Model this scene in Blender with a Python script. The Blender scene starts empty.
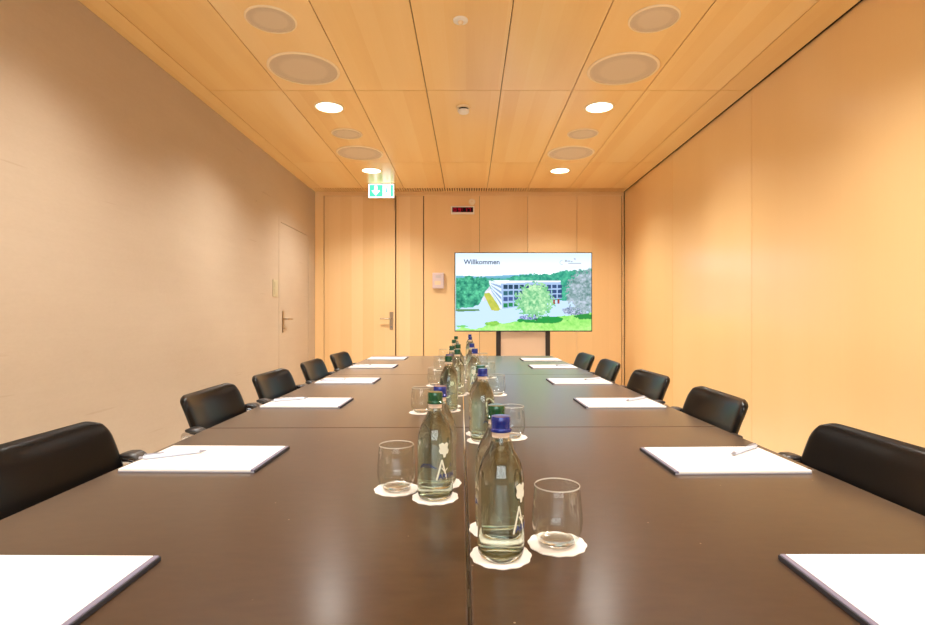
import bpy, bmesh, math, random
import numpy as np
from mathutils import Vector, Matrix
random.seed(7)
PI = math.pi
SC = bpy.context.scene
COL = SC.collection

# ---------------------------------------------------------------- measures
FPX = 530.0                      # focal length in pixels of a 925 px wide frame
EYE = 1.075                      # eye height
CEIL = 2.525
WR = 1.806
WX = 1.793                       # half width of the room
YB = 6.17                        # back wall
YF = -2.0                        # wall behind the viewer
TZ = 0.74                        # table top
YAW = 0.0151
def T(xl, yl, z=TZ):             # table frame -> world
    return (0.01 + xl*math.cos(YAW) - yl*math.sin(YAW), xl*math.sin(YAW) + yl*math.cos(YAW), z)

# ---------------------------------------------------------------- colours and materials
def lin(c):
    return tuple(((v/255)/12.92 if v/255 <= .04045 else ((v/255+.055)/1.055)**2.4) for v in c)
def mat(name, rgb, rough=.5, metal=0., spec=.5, coat=0., coat_rough=.1, emit=None, estr=0., ior=None, trans=0.):
    m = bpy.data.materials.new(name); m.use_nodes = True
    b = m.node_tree.nodes['Principled BSDF']
    b.inputs['Base Color'].default_value = (*lin(rgb), 1)
    b.inputs['Roughness'].default_value = rough
    b.inputs['Metallic'].default_value = metal
    b.inputs['Specular IOR Level'].default_value = spec
    b.inputs['Coat Weight'].default_value = coat
    b.inputs['Coat Roughness'].default_value = coat_rough
    if ior: b.inputs['IOR'].default_value = ior
    b.inputs['Transmission Weight'].default_value = trans
    if emit:
        b.inputs['Emission Color'].default_value = (*lin(emit), 1)
        b.inputs['Emission Strength'].default_value = estr
    return m
class NT:
    def __init__(s, m):
        s.t = m.node_tree; s.n = s.t.nodes; s.l = s.t.links; s.b = s.n['Principled BSDF']
    def add(s, typ, **kw):
        x = s.n.new(typ)
        for k, v in kw.items(): setattr(x, k, v)
        return x
    def noise(s, vec, scale=1., detail=3., rough=.5, dist=0.):
        x = s.n.new('ShaderNodeTexNoise'); s.l.new(vec, x.inputs['Vector'])
        x.inputs['Scale'].default_value = scale; x.inputs['Detail'].default_value = detail
        x.inputs['Roughness'].default_value = rough; x.inputs['Distortion'].default_value = dist
        return x.outputs['Fac']
    def scale(s, vec, sc, off=(0,0,0)):
        x = s.n.new('ShaderNodeMapping'); x.inputs['Scale'].default_value = sc; x.inputs['Location'].default_value = off
        s.l.new(vec, x.inputs['Vector']); return x.outputs['Vector']
    def ramp(s, fac, stops):
        x = s.n.new('ShaderNodeValToRGB'); e = x.color_ramp.elements
        while len(e) < len(stops): e.new(.5)
        for k, (p, c) in enumerate(stops):
            e[k].position = p; e[k].color = (*lin(c), 1)
        s.l.new(fac, x.inputs['Fac']); return x.outputs['Color']
    def mix(s, fac, a, b, mode='MIX'):
        x = s.n.new('ShaderNodeMix'); x.data_type = 'RGBA'; x.blend_type = mode
        if isinstance(fac, (int, float)): x.inputs[0].default_value = fac
        else: s.l.new(fac, x.inputs[0])
        for v, i in ((a, 6), (b, 7)):
            if isinstance(v, tuple): x.inputs[i].default_value = (*v, 1)
            else: s.l.new(v, x.inputs[i])
        return x.outputs[2]
    def math(s, op, a, b=None):
        x = s.n.new('ShaderNodeMath'); x.operation = op
        for v, i in ((a, 0), (b, 1)):
            if v is None: continue
            if isinstance(v, (int, float)): x.inputs[i].default_value = v
            else: s.l.new(v, x.inputs[i])
        return x.outputs[0]
    def bump(s, h, strength=.1, dist=.01):
        x = s.n.new('ShaderNodeBump'); x.inputs['Strength'].default_value = strength; x.inputs['Distance'].default_value = dist
        s.l.new(h, x.inputs['Height']); s.l.new(x.outputs['Normal'], s.b.inputs['Normal'])

def wood(name, dark, midc, light, axis, rough=.35, plank=.09, plank_amt=.5, stops=(.25,.5,.75), coat=0., off=0, spec=.5):
    """veneer of narrow staves running along one axis ('Y' or 'Z'), shade changing stave by stave and panel by panel"""
    m = mat(name, midc, rough, coat=coat, coat_rough=.3, spec=spec); g = NT(m)
    pos = g.add('ShaderNodeTexCoord').outputs['Object']
    pan = g.add('ShaderNodeAttribute', attribute_name='panel').outputs['Fac']
    comb = g.add('ShaderNodeCombineXYZ')
    sh = g.math('MULTIPLY', pan, 37.0)
    for k in range(3): g.l.new(sh, comb.inputs[k])
    va = g.add('ShaderNodeVectorMath', operation='ADD'); g.l.new(pos, va.inputs[0]); g.l.new(comb.outputs[0], va.inputs[1])
    p = va.outputs[0]
    L = {'Y': (1, .10, 1), 'Z': (1, 1, .06)}[axis]
    staves = g.noise(g.scale(p, (L[0]/plank*.55, L[1]/plank*.55 if axis == 'Y' else 1/plank*.55, L[2] if axis == 'Y' else .25), (off, off, 0)), 1., 1.5, .5)
    # hard edged staves mixed in with the soft figure
    sep = g.add('ShaderNodeSeparateXYZ'); g.l.new(p, sep.inputs[0])
    ax = g.math('ADD', sep.outputs[0], g.math('MULTIPLY', sep.outputs[1], 1.0 if axis == 'Z' else 0.0))
    cell = g.math('FLOOR', g.math('DIVIDE', ax, plank))
    wn = g.add('ShaderNodeTexWhiteNoise', noise_dimensions='1D'); g.l.new(g.math('ADD', cell, g.math('MULTIPLY', pan, 91.0)), wn.inputs['W'])
    f1 = g.math('ADD', g.math('MULTIPLY', staves, 1-plank_amt), g.math('MULTIPLY', wn.outputs['Value'], plank_amt))
    gs = (160, 3, 160) if axis == 'Y' else (160, 160, 3)
    grain = g.noise(g.scale(p, gs), 1., 3, .6)
    f2 = g.math('ADD', g.math('MULTIPLY', f1, .86), g.math('MULTIPLY', grain, .14))
    f3 = g.math('ADD', f2, g.math('MULTIPLY', g.math('SUBTRACT', pan, .5), .14))
    c = g.ramp(f3, [(stops[0], dark), (stops[1], midc), (stops[2], light)])
    g.l.new(c, g.b.inputs['Base Color'])
    g.bump(grain, .03, .002)
    return m

M = {}
M['ceil'] = wood('ceiling_birch', (240,194,120), (249,210,140), (253,220,160), 'Y', .28, .10, .28, stops=(.2,.5,.8), spec=.7)
M['door_wood'] = wood('door_maple', (230,190,134), (238,202,148), (245,212,164), 'Z', .35, .13, .45, stops=(.2,.5,.8))
M['back_wood'] = wood('wall_maple', (236,196,138), (243,206,150), (249,214,162), 'Z', .36, .20, .15, stops=(.2,.5,.8))
M['right_wood'] = wood('side_maple', (240,200,138), (245,208,148), (249,214,158), 'Z', .30, .25, .08, stops=(.2,.5,.8), coat=1.)
M['right_wood'].node_tree.nodes['Principled BSDF'].inputs['Coat IOR'].default_value = 1.8
M['gap'] = mat('shadow_gap_brown', (70,38,18), .8)
M['dark_gap'] = mat('dark_gap', (52,30,20), .8)

M['concrete'] = mat('beige_concrete', (204,178,156), .6, spec=.25)
g = NT(M['concrete']); p = g.add('ShaderNodeTexCoord').outputs['Object']
big = g.noise(g.scale(p, (1, .8, 1.6)), 1.3, 4, .55)
st = g.noise(g.scale(p, (1, 1.2, 26)), 1., 4, .6)
fine = g.noise(g.scale(p, (40, 40, 90)), 1., 3, .6)
f = g.math('ADD', g.math('ADD', g.math('MULTIPLY', big, .66), g.math('MULTIPLY', st, .16)), g.math('MULTIPLY', fine, .18))
c = g.ramp(f, [(.3, (186,168,147)), (.5, (193,176,155)), (.72, (200,184,164))])
# short horizontal formwork marks and pin holes that belong to the cast surface
mk = g.noise(g.scale(p, (1, 1.9, 34), (3.1, 1.7, .4)), 1., 1, .4)
mkf = g.ramp(mk, [(.755, (0,0,0)), (.78, (255,255,255))])
c = g.mix(g.math('MULTIPLY', mkf, .18), c, lin((150,122,100)))
vo = g.add('ShaderNodeTexVoronoi'); vo.inputs['Scale'].default_value = 2.1; g.l.new(p, vo.inputs['Vector'])
hole = g.math('LESS_THAN', vo.outputs['Distance'], .012)
c = g.mix(g.math('MULTIPLY', hole, .5), c, lin((120,95,78)))
g.l.new(c, g.b.inputs['Base Color']); g.bump(f, .05, .004)

M['table'] = mat('brown_linoleum_top', (99,80,64), .30, spec=.5, ior=1.62)
g = NT(M['table']); p = g.add('ShaderNodeTexCoord').outputs['Object']
n1 = g.noise(g.scale(p, (3, 3, 3)), 1., 4, .6); n2 = g.noise(g.scale(p, (26, 70, 20)), 1., 3, .6)
vo = g.add('ShaderNodeTexVoronoi'); vo.inputs['Scale'].default_value = 16; g.l.new(p, vo.inputs['Vector'])
c = g.ramp(g.math('ADD', g.math('MULTIPLY', n1, .5), g.math('MULTIPLY', n2, .5)), [(.3, (60,42,28)), (.7, (71,52,36))])
c = g.mix(g.math('MULTIPLY', g.math('LESS_THAN', vo.outputs['Distance'], .022), .6), c, lin((170,150,128)))
g.l.new(c, g.b.inputs['Base Color'])
g.b.inputs['Specular IOR Level'].default_value = 0.
gl = g.add('ShaderNodeBsdfGlossy'); gl.inputs['Roughness'].default_value = .276
lw = g.add('ShaderNodeLayerWeight'); lw.inputs['Blend'].default_value = .5
fac_ = g.math('ADD', g.math('MULTIPLY', g.math('POWER', lw.outputs['Facing'], 4.3), .97), .02)
mx = g.add('ShaderNodeMixShader'); g.l.new(fac_, mx.inputs[0]); g.l.new(g.b.outputs[0], mx.inputs[1]); g2_ = g.add('ShaderNodeBsdfGlossy'); g2_.inputs['Roughness'].default_value = .20
m2_ = g.add('ShaderNodeMixShader'); m2_.inputs[0].default_value = .45; g.l.new(gl.outputs[0], m2_.inputs[1]); g.l.new(g2_.outputs[0], m2_.inputs[2])
g.l.new(m2_.outputs[0], mx.inputs[2])
g.l.new(mx.outputs[0], g.n['Material Output'].inputs['Surface'])

M['edge'] = mat('table_edge', (96,76,60), .4)
M['leather'] = mat('black_leather', (7,6,7), .30, spec=.2)
g = NT(M['leather']); p = g.add('ShaderNodeTexCoord').outputs['Object']
g.bump(g.noise(g.scale(p, (260,260,260)), 1., 2, .5), .06, .001)
M['armpad'] = mat('black_plastic', (34,31,31), .38)
M['chrome'] = mat('chrome', (205,205,208), .12, metal=1.)
M['steel'] = mat('brushed_steel', (176,156,132), .32, metal=1.)
M['dark_steel'] = mat('dark_steel', (52,40,34), .4, metal=.2)
M['white'] = mat('white_plastic', (244,240,232), .4)
M['ring'] = mat('light_ring', (252,232,196), .45)
M['cream'] = mat('cream_plastic', (244,218,178), .45)
M['lens'] = mat('lit_lens', (255,250,240), .4, emit=(255,240,214), estr=6.0)
M['pen'] = mat('pen_white', (200,208,226), .25)
M['pen_metal'] = mat('pen_metal', (150,152,164), .3, metal=.5)
M['paper'] = mat('white_paper', (236,232,228), .7)
M['coaster'] = mat('white_coaster_paper', (238,232,226), .75)
M['strip'] = mat('lavender_grey_strip', (118,114,136), .4)
M['board'] = mat('dark_board', (34,32,40), .6)
M['board_grey'] = mat('grey_board', (150,148,156), .6)
M['mark'] = mat('pale_grey_print', (196,192,192), .7)
M['glass'] = mat('clear_glass', (255,255,255), .0, ior=1.46, trans=1.)
def thin_glass():
    m = bpy.data.materials.new('thin_clear_glass'); m.use_nodes = True; t = m.node_tree
    for n in list(t.nodes): t.nodes.remove(n)
    o = t.nodes.new('ShaderNodeOutputMaterial'); mx = t.nodes.new('ShaderNodeMixShader')
    tr = t.nodes.new('ShaderNodeBsdfTransparent'); gl = t.nodes.new('ShaderNodeBsdfGlossy'); gl.inputs['Roughness'].default_value = .03
    tr.inputs['Color'].default_value = (.975, .985, .98, 1)
    lw = t.nodes.new('ShaderNodeLayerWeight'); lw.inputs['Blend'].default_value = .5
    cr = t.nodes.new('ShaderNodeValToRGB'); e = cr.color_ramp.elements; e[0].position = .0; e[0].color = (.035,)*3+(1,); e[1].position = 1.; e[1].color = (.75,)*3+(1,)
    k = e.new(.6); k.color = (.07,)*3+(1,)
    t.links.new(lw.outputs['Facing'], cr.inputs['Fac']); t.links.new(cr.outputs['Color'], mx.inputs[0])
    t.links.new(tr.outputs[0], mx.inputs[1]); t.links.new(gl.outputs[0], mx.inputs[2]); t.links.new(mx.outputs[0], o.inputs[0])
    return m
M['thin'] = thin_glass()
M['rim'] = mat('glass_rim', (240,238,232), .12, trans=.6, ior=1.3)  # whitened so the lip carries its bright highlight in the colour
M['bottle'] = mat('bottle_glass', (249,253,247), .0, ior=1.48, trans=1.)
M['water'] = mat('water', (250,253,248), .0, ior=1.33, trans=1.)
M['blue'] = mat('blue_cap_metal', (4,34,126), .18, metal=.2, coat=.5)
M['green'] = mat('green_cap_metal', (6,76,42), .18, metal=.2, coat=.5)
M['necklabel'] = mat('neck_label', (232,208,186), .6)
M['print_white'] = mat('white_print', (232,232,214), .5)
M['print_blue'] = mat('blue_print', (36,52,120), .5)
M['sensor_white'] = mat('sensor_white', (252,236,210), .5)
M['black'] = mat('black_plastic_gloss', (18,18,22), .3)
M['red_led'] = mat('red_led', (40,2,8), .6, spec=.1, emit=(190,16,44), estr=.8)
M['display_black'] = mat('display_black', (6,4,5), .6, spec=.1)
M['sign_green'] = mat('sign_green', (60,200,150), .4, emit=(60,205,145), estr=1.7)
M['sign_white'] = mat('sign_white', (255,255,255), .4, emit=(222,246,255), estr=2.6)
M['text_grey'] = mat('screen_text_grey', (10,10,12), .5, emit=(58,74,100), estr=1.0)
M['logo_grey'] = mat('screen_logo_grey', (10,10,12), .5, emit=(168,180,190), estr=1.0)
M['beige_panel'] = mat('pinkish_panel', (240,214,190), .55)
M['switch'] = mat('switch_plate', (192,182,150), .45)
M['screen'] = mat('screen_glow', (0,0,0), .35, spec=.15, emit=(255,255,255), estr=1.0)
g = NT(M['screen']); a = g.add('ShaderNodeAttribute', attribute_name='picture')
g.l.new(a.outputs['Color'], g.b.inputs['Emission Color'])
g.b.inputs['Emission Strength'].default_value = 1.26

M['grille'] = mat('speaker_grille', (196,160,120), .6)
g = NT(M['grille']); p = g.add('ShaderNodeTexCoord').outputs['Object']
vo = g.add('ShaderNodeTexVoronoi'); vo.inputs['Scale'].default_value = 260; vo.inputs['Randomness'].default_value = .0
g.l.new(p, vo.inputs['Vector'])
hole = g.math('LESS_THAN', vo.outputs['Distance'], .30)
g.l.new(g.mix(g.math('MULTIPLY', hole, .8), lin((224,204,174)), lin((176,152,124))), g.b.inputs['Base Color'])

M['floor'] = mat('oak_floor', (190,176,160), .45)
g = NT(M['floor']); p = g.add('ShaderNodeTexCoord').outputs['Object']
br = g.add('ShaderNodeTexBrick'); br.inputs['Scale'].default_value = 1.0
br.inputs['Brick Width'].default_value = 1.0; br.inputs['Row Height'].default_value = .14; br.inputs['Mortar Size'].default_value = .002
br.inputs['Color1'].default_value = (*lin((226,216,200)), 1); br.inputs['Color2'].default_value = (*lin((236,228,214)), 1)
br.inputs['Mortar'].default_value = (*lin((110,80,55)), 1)
g.l.new(g.scale(p, (1, 1, 1)), br.inputs['Vector']); g.l.new(br.outputs['Color'], g.b.inputs['Base Color'])

def fill_window_glass():
    m = bpy.data.materials.new('window_pane_glass'); m.use_nodes = True; t = m.node_tree
    for n in list(t.nodes): t.nodes.remove(n)
    o = t.nodes.new('ShaderNodeOutputMaterial'); mx = t.nodes.new('ShaderNodeMixShader')
    tr = t.nodes.new('ShaderNodeBsdfTransparent'); gl = t.nodes.new('ShaderNodeBsdfGlossy'); gl.inputs['Roughness'].default_value = .02
    mx.inputs[0].default_value = .08
    t.links.new(tr.outputs[0], mx.inputs[1]); t.links.new(gl.outputs[0], mx.inputs[2]); t.links.new(mx.outputs[0], o.inputs[0])
    return m
M['pane'] = fill_window_glass()

# ---------------------------------------------------------------- mesh helpers
def new_bm():
    return bmesh.new()
def obj(name, bm, m, parent=None, smooth=False, loc=None, rot=None):
    me = bpy.data.meshes.new(name)
    bmesh.ops.recalc_face_normals(bm, faces=bm.faces[:]) if not getattr(bm, '_keep', False) else None
    bm.to_mesh(me); bm.free()
    if isinstance(m, str): m = M[m]
    me.materials.append(m)
    if smooth:
        me.polygons.foreach_set('use_smooth', [True]*len(me.polygons))
        me.set_sharp_from_angle(angle=math.radians(38))
    o = bpy.data.objects.new(name, me); COL.objects.link(o)
    if parent: o.parent = parent
    if loc: o.location = loc
    if rot: o.rotation_euler = rot
    return o
def box(bm, x0, x1, y0, y1, z0, z1, bevel=0., pv=None, seg=1):
    x0, x1 = min(x0, x1), max(x0, x1); y0, y1 = min(y0, y1), max(y0, y1); z0, z1 = min(z0, z1), max(z0, z1)
    nf = len(bm.faces)
    r = bmesh.ops.create_cube(bm, size=1.)
    for v in r['verts']:
        v.co = Vector(((x0+x1)/2 + v.co.x*(x1-x0), (y0+y1)/2 + v.co.y*(y1-y0), (z0+z1)/2 + v.co.z*(z1-z0)))
    if bevel:
        es = list({e for v in r['verts'] for e in v.link_edges})
        bmesh.ops.bevel(bm, geom=es, offset=bevel, segments=seg, affect='EDGES', profile=.5)
    if pv is not None:
        ly = bm.faces.layers.float.get('panel') or bm.faces.layers.float.new('panel')
        bm.faces.ensure_lookup_table()
        for f in bm.faces[nf:]: f[ly] = pv
    return r
def lathe(bm, prof, seg=32, close=False):
    """revolve (r, z) pairs about Z; r = 0 ends are poles"""
    rings = []
    for r, z in prof:
        if r < 1e-6: rings.append([bm.verts.new((0, 0, z))])
        else: rings.append([bm.verts.new((r*math.cos(2*PI*k/seg), r*math.sin(2*PI*k/seg), z)) for k in range(seg)])
    pairs = list(zip(rings, rings[1:]))
    if close: pairs.append((rings[-1], rings[0]))
    for a, b in pairs:
        for k in range(seg):
            k2 = (k+1) % seg
            if len(a) == 1 and len(b) == 1: continue
            if len(a) == 1: bm.faces.new((a[0], b[k2], b[k]))
            elif len(b) == 1: bm.faces.new((a[k], a[k2], b[0]))
            else: bm.faces.new((a[k], a[k2], b[k2], b[k]))
def round_path(pts, rad, n=5):
    pts = [Vector(p) for p in pts]; out = [pts[0]]
    for a, b, c in zip(pts, pts[1:], pts[2:]):
        d1 = (a-b); d2 = (c-b); r = min(rad, d1.length*.45, d2.length*.45)
        p1 = b + d1.normalized()*r; p2 = b + d2.normalized()*r
        for k in range(n+1):
            t = k/n
            out.append(p1*(1-t)**2 + b*2*t*(1-t) + p2*t*t)
    out.append(pts[-1]); return out
def tube(bm, pts, r, seg=10, rad=.0):
    P = round_path(pts, rad) if rad else [Vector(p) for p in pts]
    t0 = (P[1]-P[0]).normalized()
    up = Vector((0,0,1)) if abs(t0.z) < .9 else Vector((1,0,0))
    n = t0.cross(up).normalized(); rings = []
    for i, p in enumerate(P):
        t = (P[min(i+1, len(P)-1)] - P[max(i-1, 0)]).normalized()
        n = (n - t*n.dot(t)).normalized(); b = t.cross(n)
        rings.append([bm.verts.new(p + (n*math.cos(2*PI*k/seg) + b*math.sin(2*PI*k/seg))*r) for k in range(seg)])
    for a, b in zip(rings, rings[1:]):
        for k in range(seg): bm.faces.new((a[k], a[(k+1)%seg], b[(k+1)%seg], b[k]))
    bm.faces.new(rings[0][::-1]); bm.faces.new(rings[-1])
def cushion(bm, W, H, rad, T_, fn, nu=28, nv=22, edge=6):
    """rounded-rectangle pad; fn(x, y, h) places a point whose in-plane position is x, y and height over the plane h"""
    def side(sgn):
        rows = []
        for j in range(nv+1):
            row = []
            for i in range(nu+1):
                u = math.sin((-1+2*i/nu)*PI/2*.9)/math.sin(PI/2*.9); v = math.sin((-1+2*j/nv)*PI/2*.9)/math.sin(PI/2*.9)
                x = u*W/2; y = v*H/2
                kx = W/2-rad; ky = H/2-rad
                ax = (abs(x)-kx)/rad; ay = (abs(y)-ky)/rad
                if ax > 0 and ay > 0:
                    qx = ax*math.sqrt(max(0, 1-ay*ay/2)); qy = ay*math.sqrt(max(0, 1-ax*ax/2))
                    x = math.copysign(kx+qx*rad, x); y = math.copysign(ky+qy*rad, y)
                m = max(abs(u), abs(v))
                h = T_/2*math.sqrt(max(0, 1-m**edge))
                row.append((x, y, sgn*h, m >= 1-1e-9))
            rows.append(row)
        return rows
    A = side(1); B = side(-1); va = []; vb = []
    for j in range(nv+1):
        ra = []; rb = []
        for i in range(nu+1):
            x, y, h, ed = A[j][i]; p = bm.verts.new(fn(x, y, h)); ra.append(p)
            rb.append(p if ed else bm.verts.new(fn(x, y, -h)))
        va.append(ra); vb.append(rb)
    for j in range(nv):
        for i in range(nu):
            bm.faces.new((va[j][i], va[j][i+1], va[j+1][i+1], va[j+1][i]))
            bm.faces.new((vb[j+1][i], vb[j+1][i+1], vb[j][i+1], vb[j][i]))
def poly(bm, pts, fn=None):
    vs = [bm.verts.new(fn(*p) if fn else p) for p in pts]
    return bm.faces.new(vs)
def disc_prism(bm, pts2, z0, z1):
    a = [bm.verts.new((x, y, z0)) for x, y in pts2]; b = [bm.verts.new((x, y, z1)) for x, y in pts2]
    n = len(a); bm.faces.new(a[::-1]); bm.faces.new(b)
    for k in range(n): bm.faces.new((a[k], a[(k+1)%n], b[(k+1)%n], b[k]))
def text_bm(s, size, extrude=0., align='LEFT', wrap=None, subdiv=0, weight=0.):
    cu = bpy.data.curves.new('lettering', 'FONT'); cu.body = s; cu.size = size; cu.align_x = align; cu.extrude = extrude; cu.offset = weight
    cu.resolution_u = 3
    o = bpy.data.objects.new('lettering', cu); COL.objects.link(o)
    bpy.context.view_layer.update()
    me = bpy.data.meshes.new_from_object(o.evaluated_get(bpy.context.evaluated_depsgraph_get()))
    bpy.data.objects.remove(o); bpy.data.curves.remove(cu)
    bm = new_bm(); bm.from_mesh(me); bpy.data.meshes.remove(me)
    return bm
def thing(name, label, cat, loc=(0,0,0), rz=0., group=None):
    o = bpy.data.objects.new(name, None); COL.objects.link(o); o.empty_display_size = .05
    o.location = loc; o.rotation_euler = (0, 0, rz); o['label'] = label; o['category'] = cat
    if group: o['group'] = group
    return o
def tag(o, label, cat, group=None):
    o['label'] = label; o['category'] = cat
    if group: o['group'] = group
    return o
def struct(name, bm, m, parent=None, **k):
    o = obj(name, bm, m, parent, **k)
    if not parent: o['kind'] = 'structure'
    return o
def dup(root, loc, rz=None, label=None):
    r = root.copy(); COL.objects.link(r); r.location = loc
    if rz is not None: r.rotation_euler = (0, 0, rz)
    if label: r['label'] = label
    for ch in list(root.children):
        c = ch.copy(); COL.objects.link(c); c.parent = r
        for gch in list(ch.children):
            d = gch.copy(); COL.objects.link(d); d.parent = c
    return r

# ================================================================ THE SETTING
bm = new_bm(); box(bm, -WX-.1, WX+.1, YF-.1, YB+.1, -.1, 0); struct('floor', bm, 'floor')

# ceiling: birch panels with open joints over a dark void, slatted outlet along the back wall
JX = [-1.79, -1.665, -1.1966, -.733, -.272, .205, .662, 1.13, 1.604, 1.794]
JY = [YF, .22, 1.808, 3.394, 4.968, 5.96]
bm = new_bm(); G = .0026; rnd = random.Random(3)
for i in range(len(JX)-1):
    if i == 0:
        for j in range(len(JY)-1): pass
        box(bm, JX[0], JX[1]-G, YF, JY[-1], CEIL, CEIL+.018, pv=.35); continue
    for j in range(len(JY)-1):
        box(bm, JX[i]+G, JX[i+1]-G, JY[j]+G, JY[j+1]-(G if j < 4 else 0), CEIL, CEIL+.018, pv=rnd.random())
k = 0; x = -WX+.012
while x < WR-.03:
    box(bm, x, x+.016, 5.96, YB-.01, CEIL, CEIL+.018, pv=.4); x += .028
ceil = struct('ceiling', bm, 'ceil')
bm = new_bm(); box(bm, -WX, WR, YF, YB, CEIL+.045, CEIL+.1); struct('ceiling_void', bm, 'gap', parent=ceil)

# left wall of cast concrete with a flush door
D0, D1, DH = 5.05, 5.90, 1.975
bm = new_bm(); t = .2; s = .005
box(bm, -WX-t, -WX, YF, D0-s, 0, CEIL+.02)
box(bm, -WX-t, -WX, D1+s, YB+.1, 0, CEIL+.02)
box(bm, -WX-t, -WX, D0-s, D1+s, DH+s, CEIL+.02)
wl = struct('wall_left', bm, 'concrete')
bm = new_bm(); box(bm, -WX-t, -WX-.03, D0-s, D1+s, 0, DH+s); struct('door_rebate', bm, 'gap', parent=wl)
bm = new_bm(); box(bm, -WX-.028, -WX-.001, D0, D1, .005, DH); d1 = struct('door_1', bm, 'concrete')
bm = new_bm()
for a, b, c_, d_ in ((D0-.055, D0-.012, 0, DH+.055), (D1+.012, D1+.055, 0, DH+.055), (D0-.012, D1+.012, DH+.012, DH+.055)):
    box(bm, -WX-.001, -WX+.003, a, b, c_, d_)
struct('trim_1', bm, 'concrete')

def lever_handle(parent, plate_h=.21):
    """local frame: plate in the XZ plane, sticking out to -Y, lever to -X"""
    bm = new_bm(); box(bm, -.02, .02, -.008, 0, -plate_h*.62, plate_h*.38, bevel=.003); 
    h = obj('door_handle', bm, 'steel', parent)
    bm = new_bm(); tube(bm, [(0, -.006, 0), (0, -.05, 0), (-.125, -.05, 0)], .009, 10, .02)
    obj('lever', bm, 'steel', h, smooth=True)
    bm = new_bm(); bmesh.ops.create_cone(bm, cap_ends=True, segments=16, radius1=.010, radius2=.010, depth=.012, matrix=Matrix.Translation((0, -.012, -plate_h*.45)) @ Matrix.Rotation(PI/2, 4, 'X'))
    obj('lock_cylinder', bm, 'chrome', h)
    return h
h = lever_handle(d1); h.location = (-WX, D0+.055, 1.055); h.rotation_euler = (0, 0, PI/2)
# rotate so that the plate sticks out to +X and the lever runs to +Y
h.rotation_euler = (0, 0, PI/2); h.scale = (-1, 1, 1)

# right wall: tall maple boards
bm = new_bm()
RJ = [YF, .2, 1.79, 3.385, 4.70, YB-.02]
for a, b in zip(RJ, RJ[1:]):
    box(bm, WR, WR+.02, a+.0022, b-.0022, 0, CEIL-.002, pv=rnd.random())
wr = struct('wall_right', bm, 'right_wood')
bm = new_bm(); box(bm, WR+.012, WR+.12, YF, YB+.1, 0, CEIL+.1)
struct('wall_backing', bm, 'back_wood', parent=wr)
bm = new_bm(); box(bm, WR-.018, WR+.02, YF, YB, CEIL+.012, CEIL+.04); struct('ceiling_gap', bm, 'dark_gap', parent=ceil)

# back wall with a pair of full-height leaves on the left
ZT = 2.486
bm = new_bm()
box(bm, -WX, -1.692, YB-.0, YB+.03, 0, CEIL+.02, pv=.5)
box(bm, -1.692, WR, YB, YB+.03, ZT+.004, CEIL+.02, pv=.1)
BJ = [-.525, .123, .684, 1.256, 1.776]
for k, (a, b) in enumerate(zip(BJ, BJ[1:])):
    box(bm, a+.002, b-.002, YB, YB+.03, 0, ZT, pv=(.5,.2,.35,.1)[k])
wb = struct('wall_back', bm, 'back_wood')
bm = new_bm(); box(bm, -WX, WR+.02, YB+.026, YB+.12, 0, CEIL+.1); struct('wall_backing', bm, 'gap', parent=wb)
bm = new_bm(); box(bm, -1.683, -.860, YB-.004, YB+.022, .005, ZT-.004, pv=.55); d2 = struct('door_2', bm, 'door_wood')
h = lever_handle(d2); h.location = (-.902, YB-.004, 1.055)
bm = new_bm(); box(bm, -.864, -.853, YB-.018, YB+.01, 2.31, 2.486, bevel=.003); obj('hinge', bm, 'steel', d2)
bm = new_bm(); box(bm, -.846, -.534, YB-.004, YB+.022, .005, ZT-.004, pv=.85); struct('door_3', bm, 'door_wood')
bm = new_bm(); box(bm, 1.782, WR-.008, YB-.016, YB+.02, 0, CEIL, pv=.3); struct('trim_2', bm, 'back_wood')
bm = new_bm(); box(bm, -1.692, 1.776, YB-.008, YB, ZT-.002, ZT+.010, pv=.3); struct('trim_3', bm, 'back_wood')

# wall behind the viewer with an unseen window, added for soft fill light
W0, W1, Z0, Z1 = -1.35, 1.35, .85, 2.30
bm = new_bm()
box(bm, -WX-.1, W0, YF-.2, YF, 0, CEIL+.1); box(bm, W1, WX+.1, YF-.2, YF, 0, CEIL+.1)
box(bm, W0, W1, YF-.2, YF, 0, Z0); box(bm, W0, W1, YF-.2, YF, Z1, CEIL+.1)
struct('wall_front', bm, 'concrete')
bm = new_bm()
for a, b, c_, d_ in ((W0, W0+.05, Z0, Z1), (W1-.05, W1, Z0, Z1), (-.025, .025, Z0+.05, Z1-.05), (W0+.05, W1-.05, Z0, Z0+.05), (W0+.05, W1-.05, Z1-.05, Z1)):
    box(bm, a, b, YF-.14, YF-.08, c_, d_)
w1 = struct('window_1', bm, 'white')
bm = new_bm()
for a, b in ((W0+.05, -.025), (.025, W1-.05)): box(bm, a, b, YF-.115, YF-.105, Z0+.05, Z1-.05)
struct('window_pane', bm, 'pane', parent=w1)
for nm, xx in (('baseboard_left', -WX), ('baseboard_right', WR)):
    bm = new_bm()
    if xx < 0: box(bm, xx, xx+.012, YF, D0-.06, 0, .06)
    else: box(bm, xx-.012, xx, YF, YB-.02, 0, .06)
    struct(nm, bm, 'back_wood')

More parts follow.
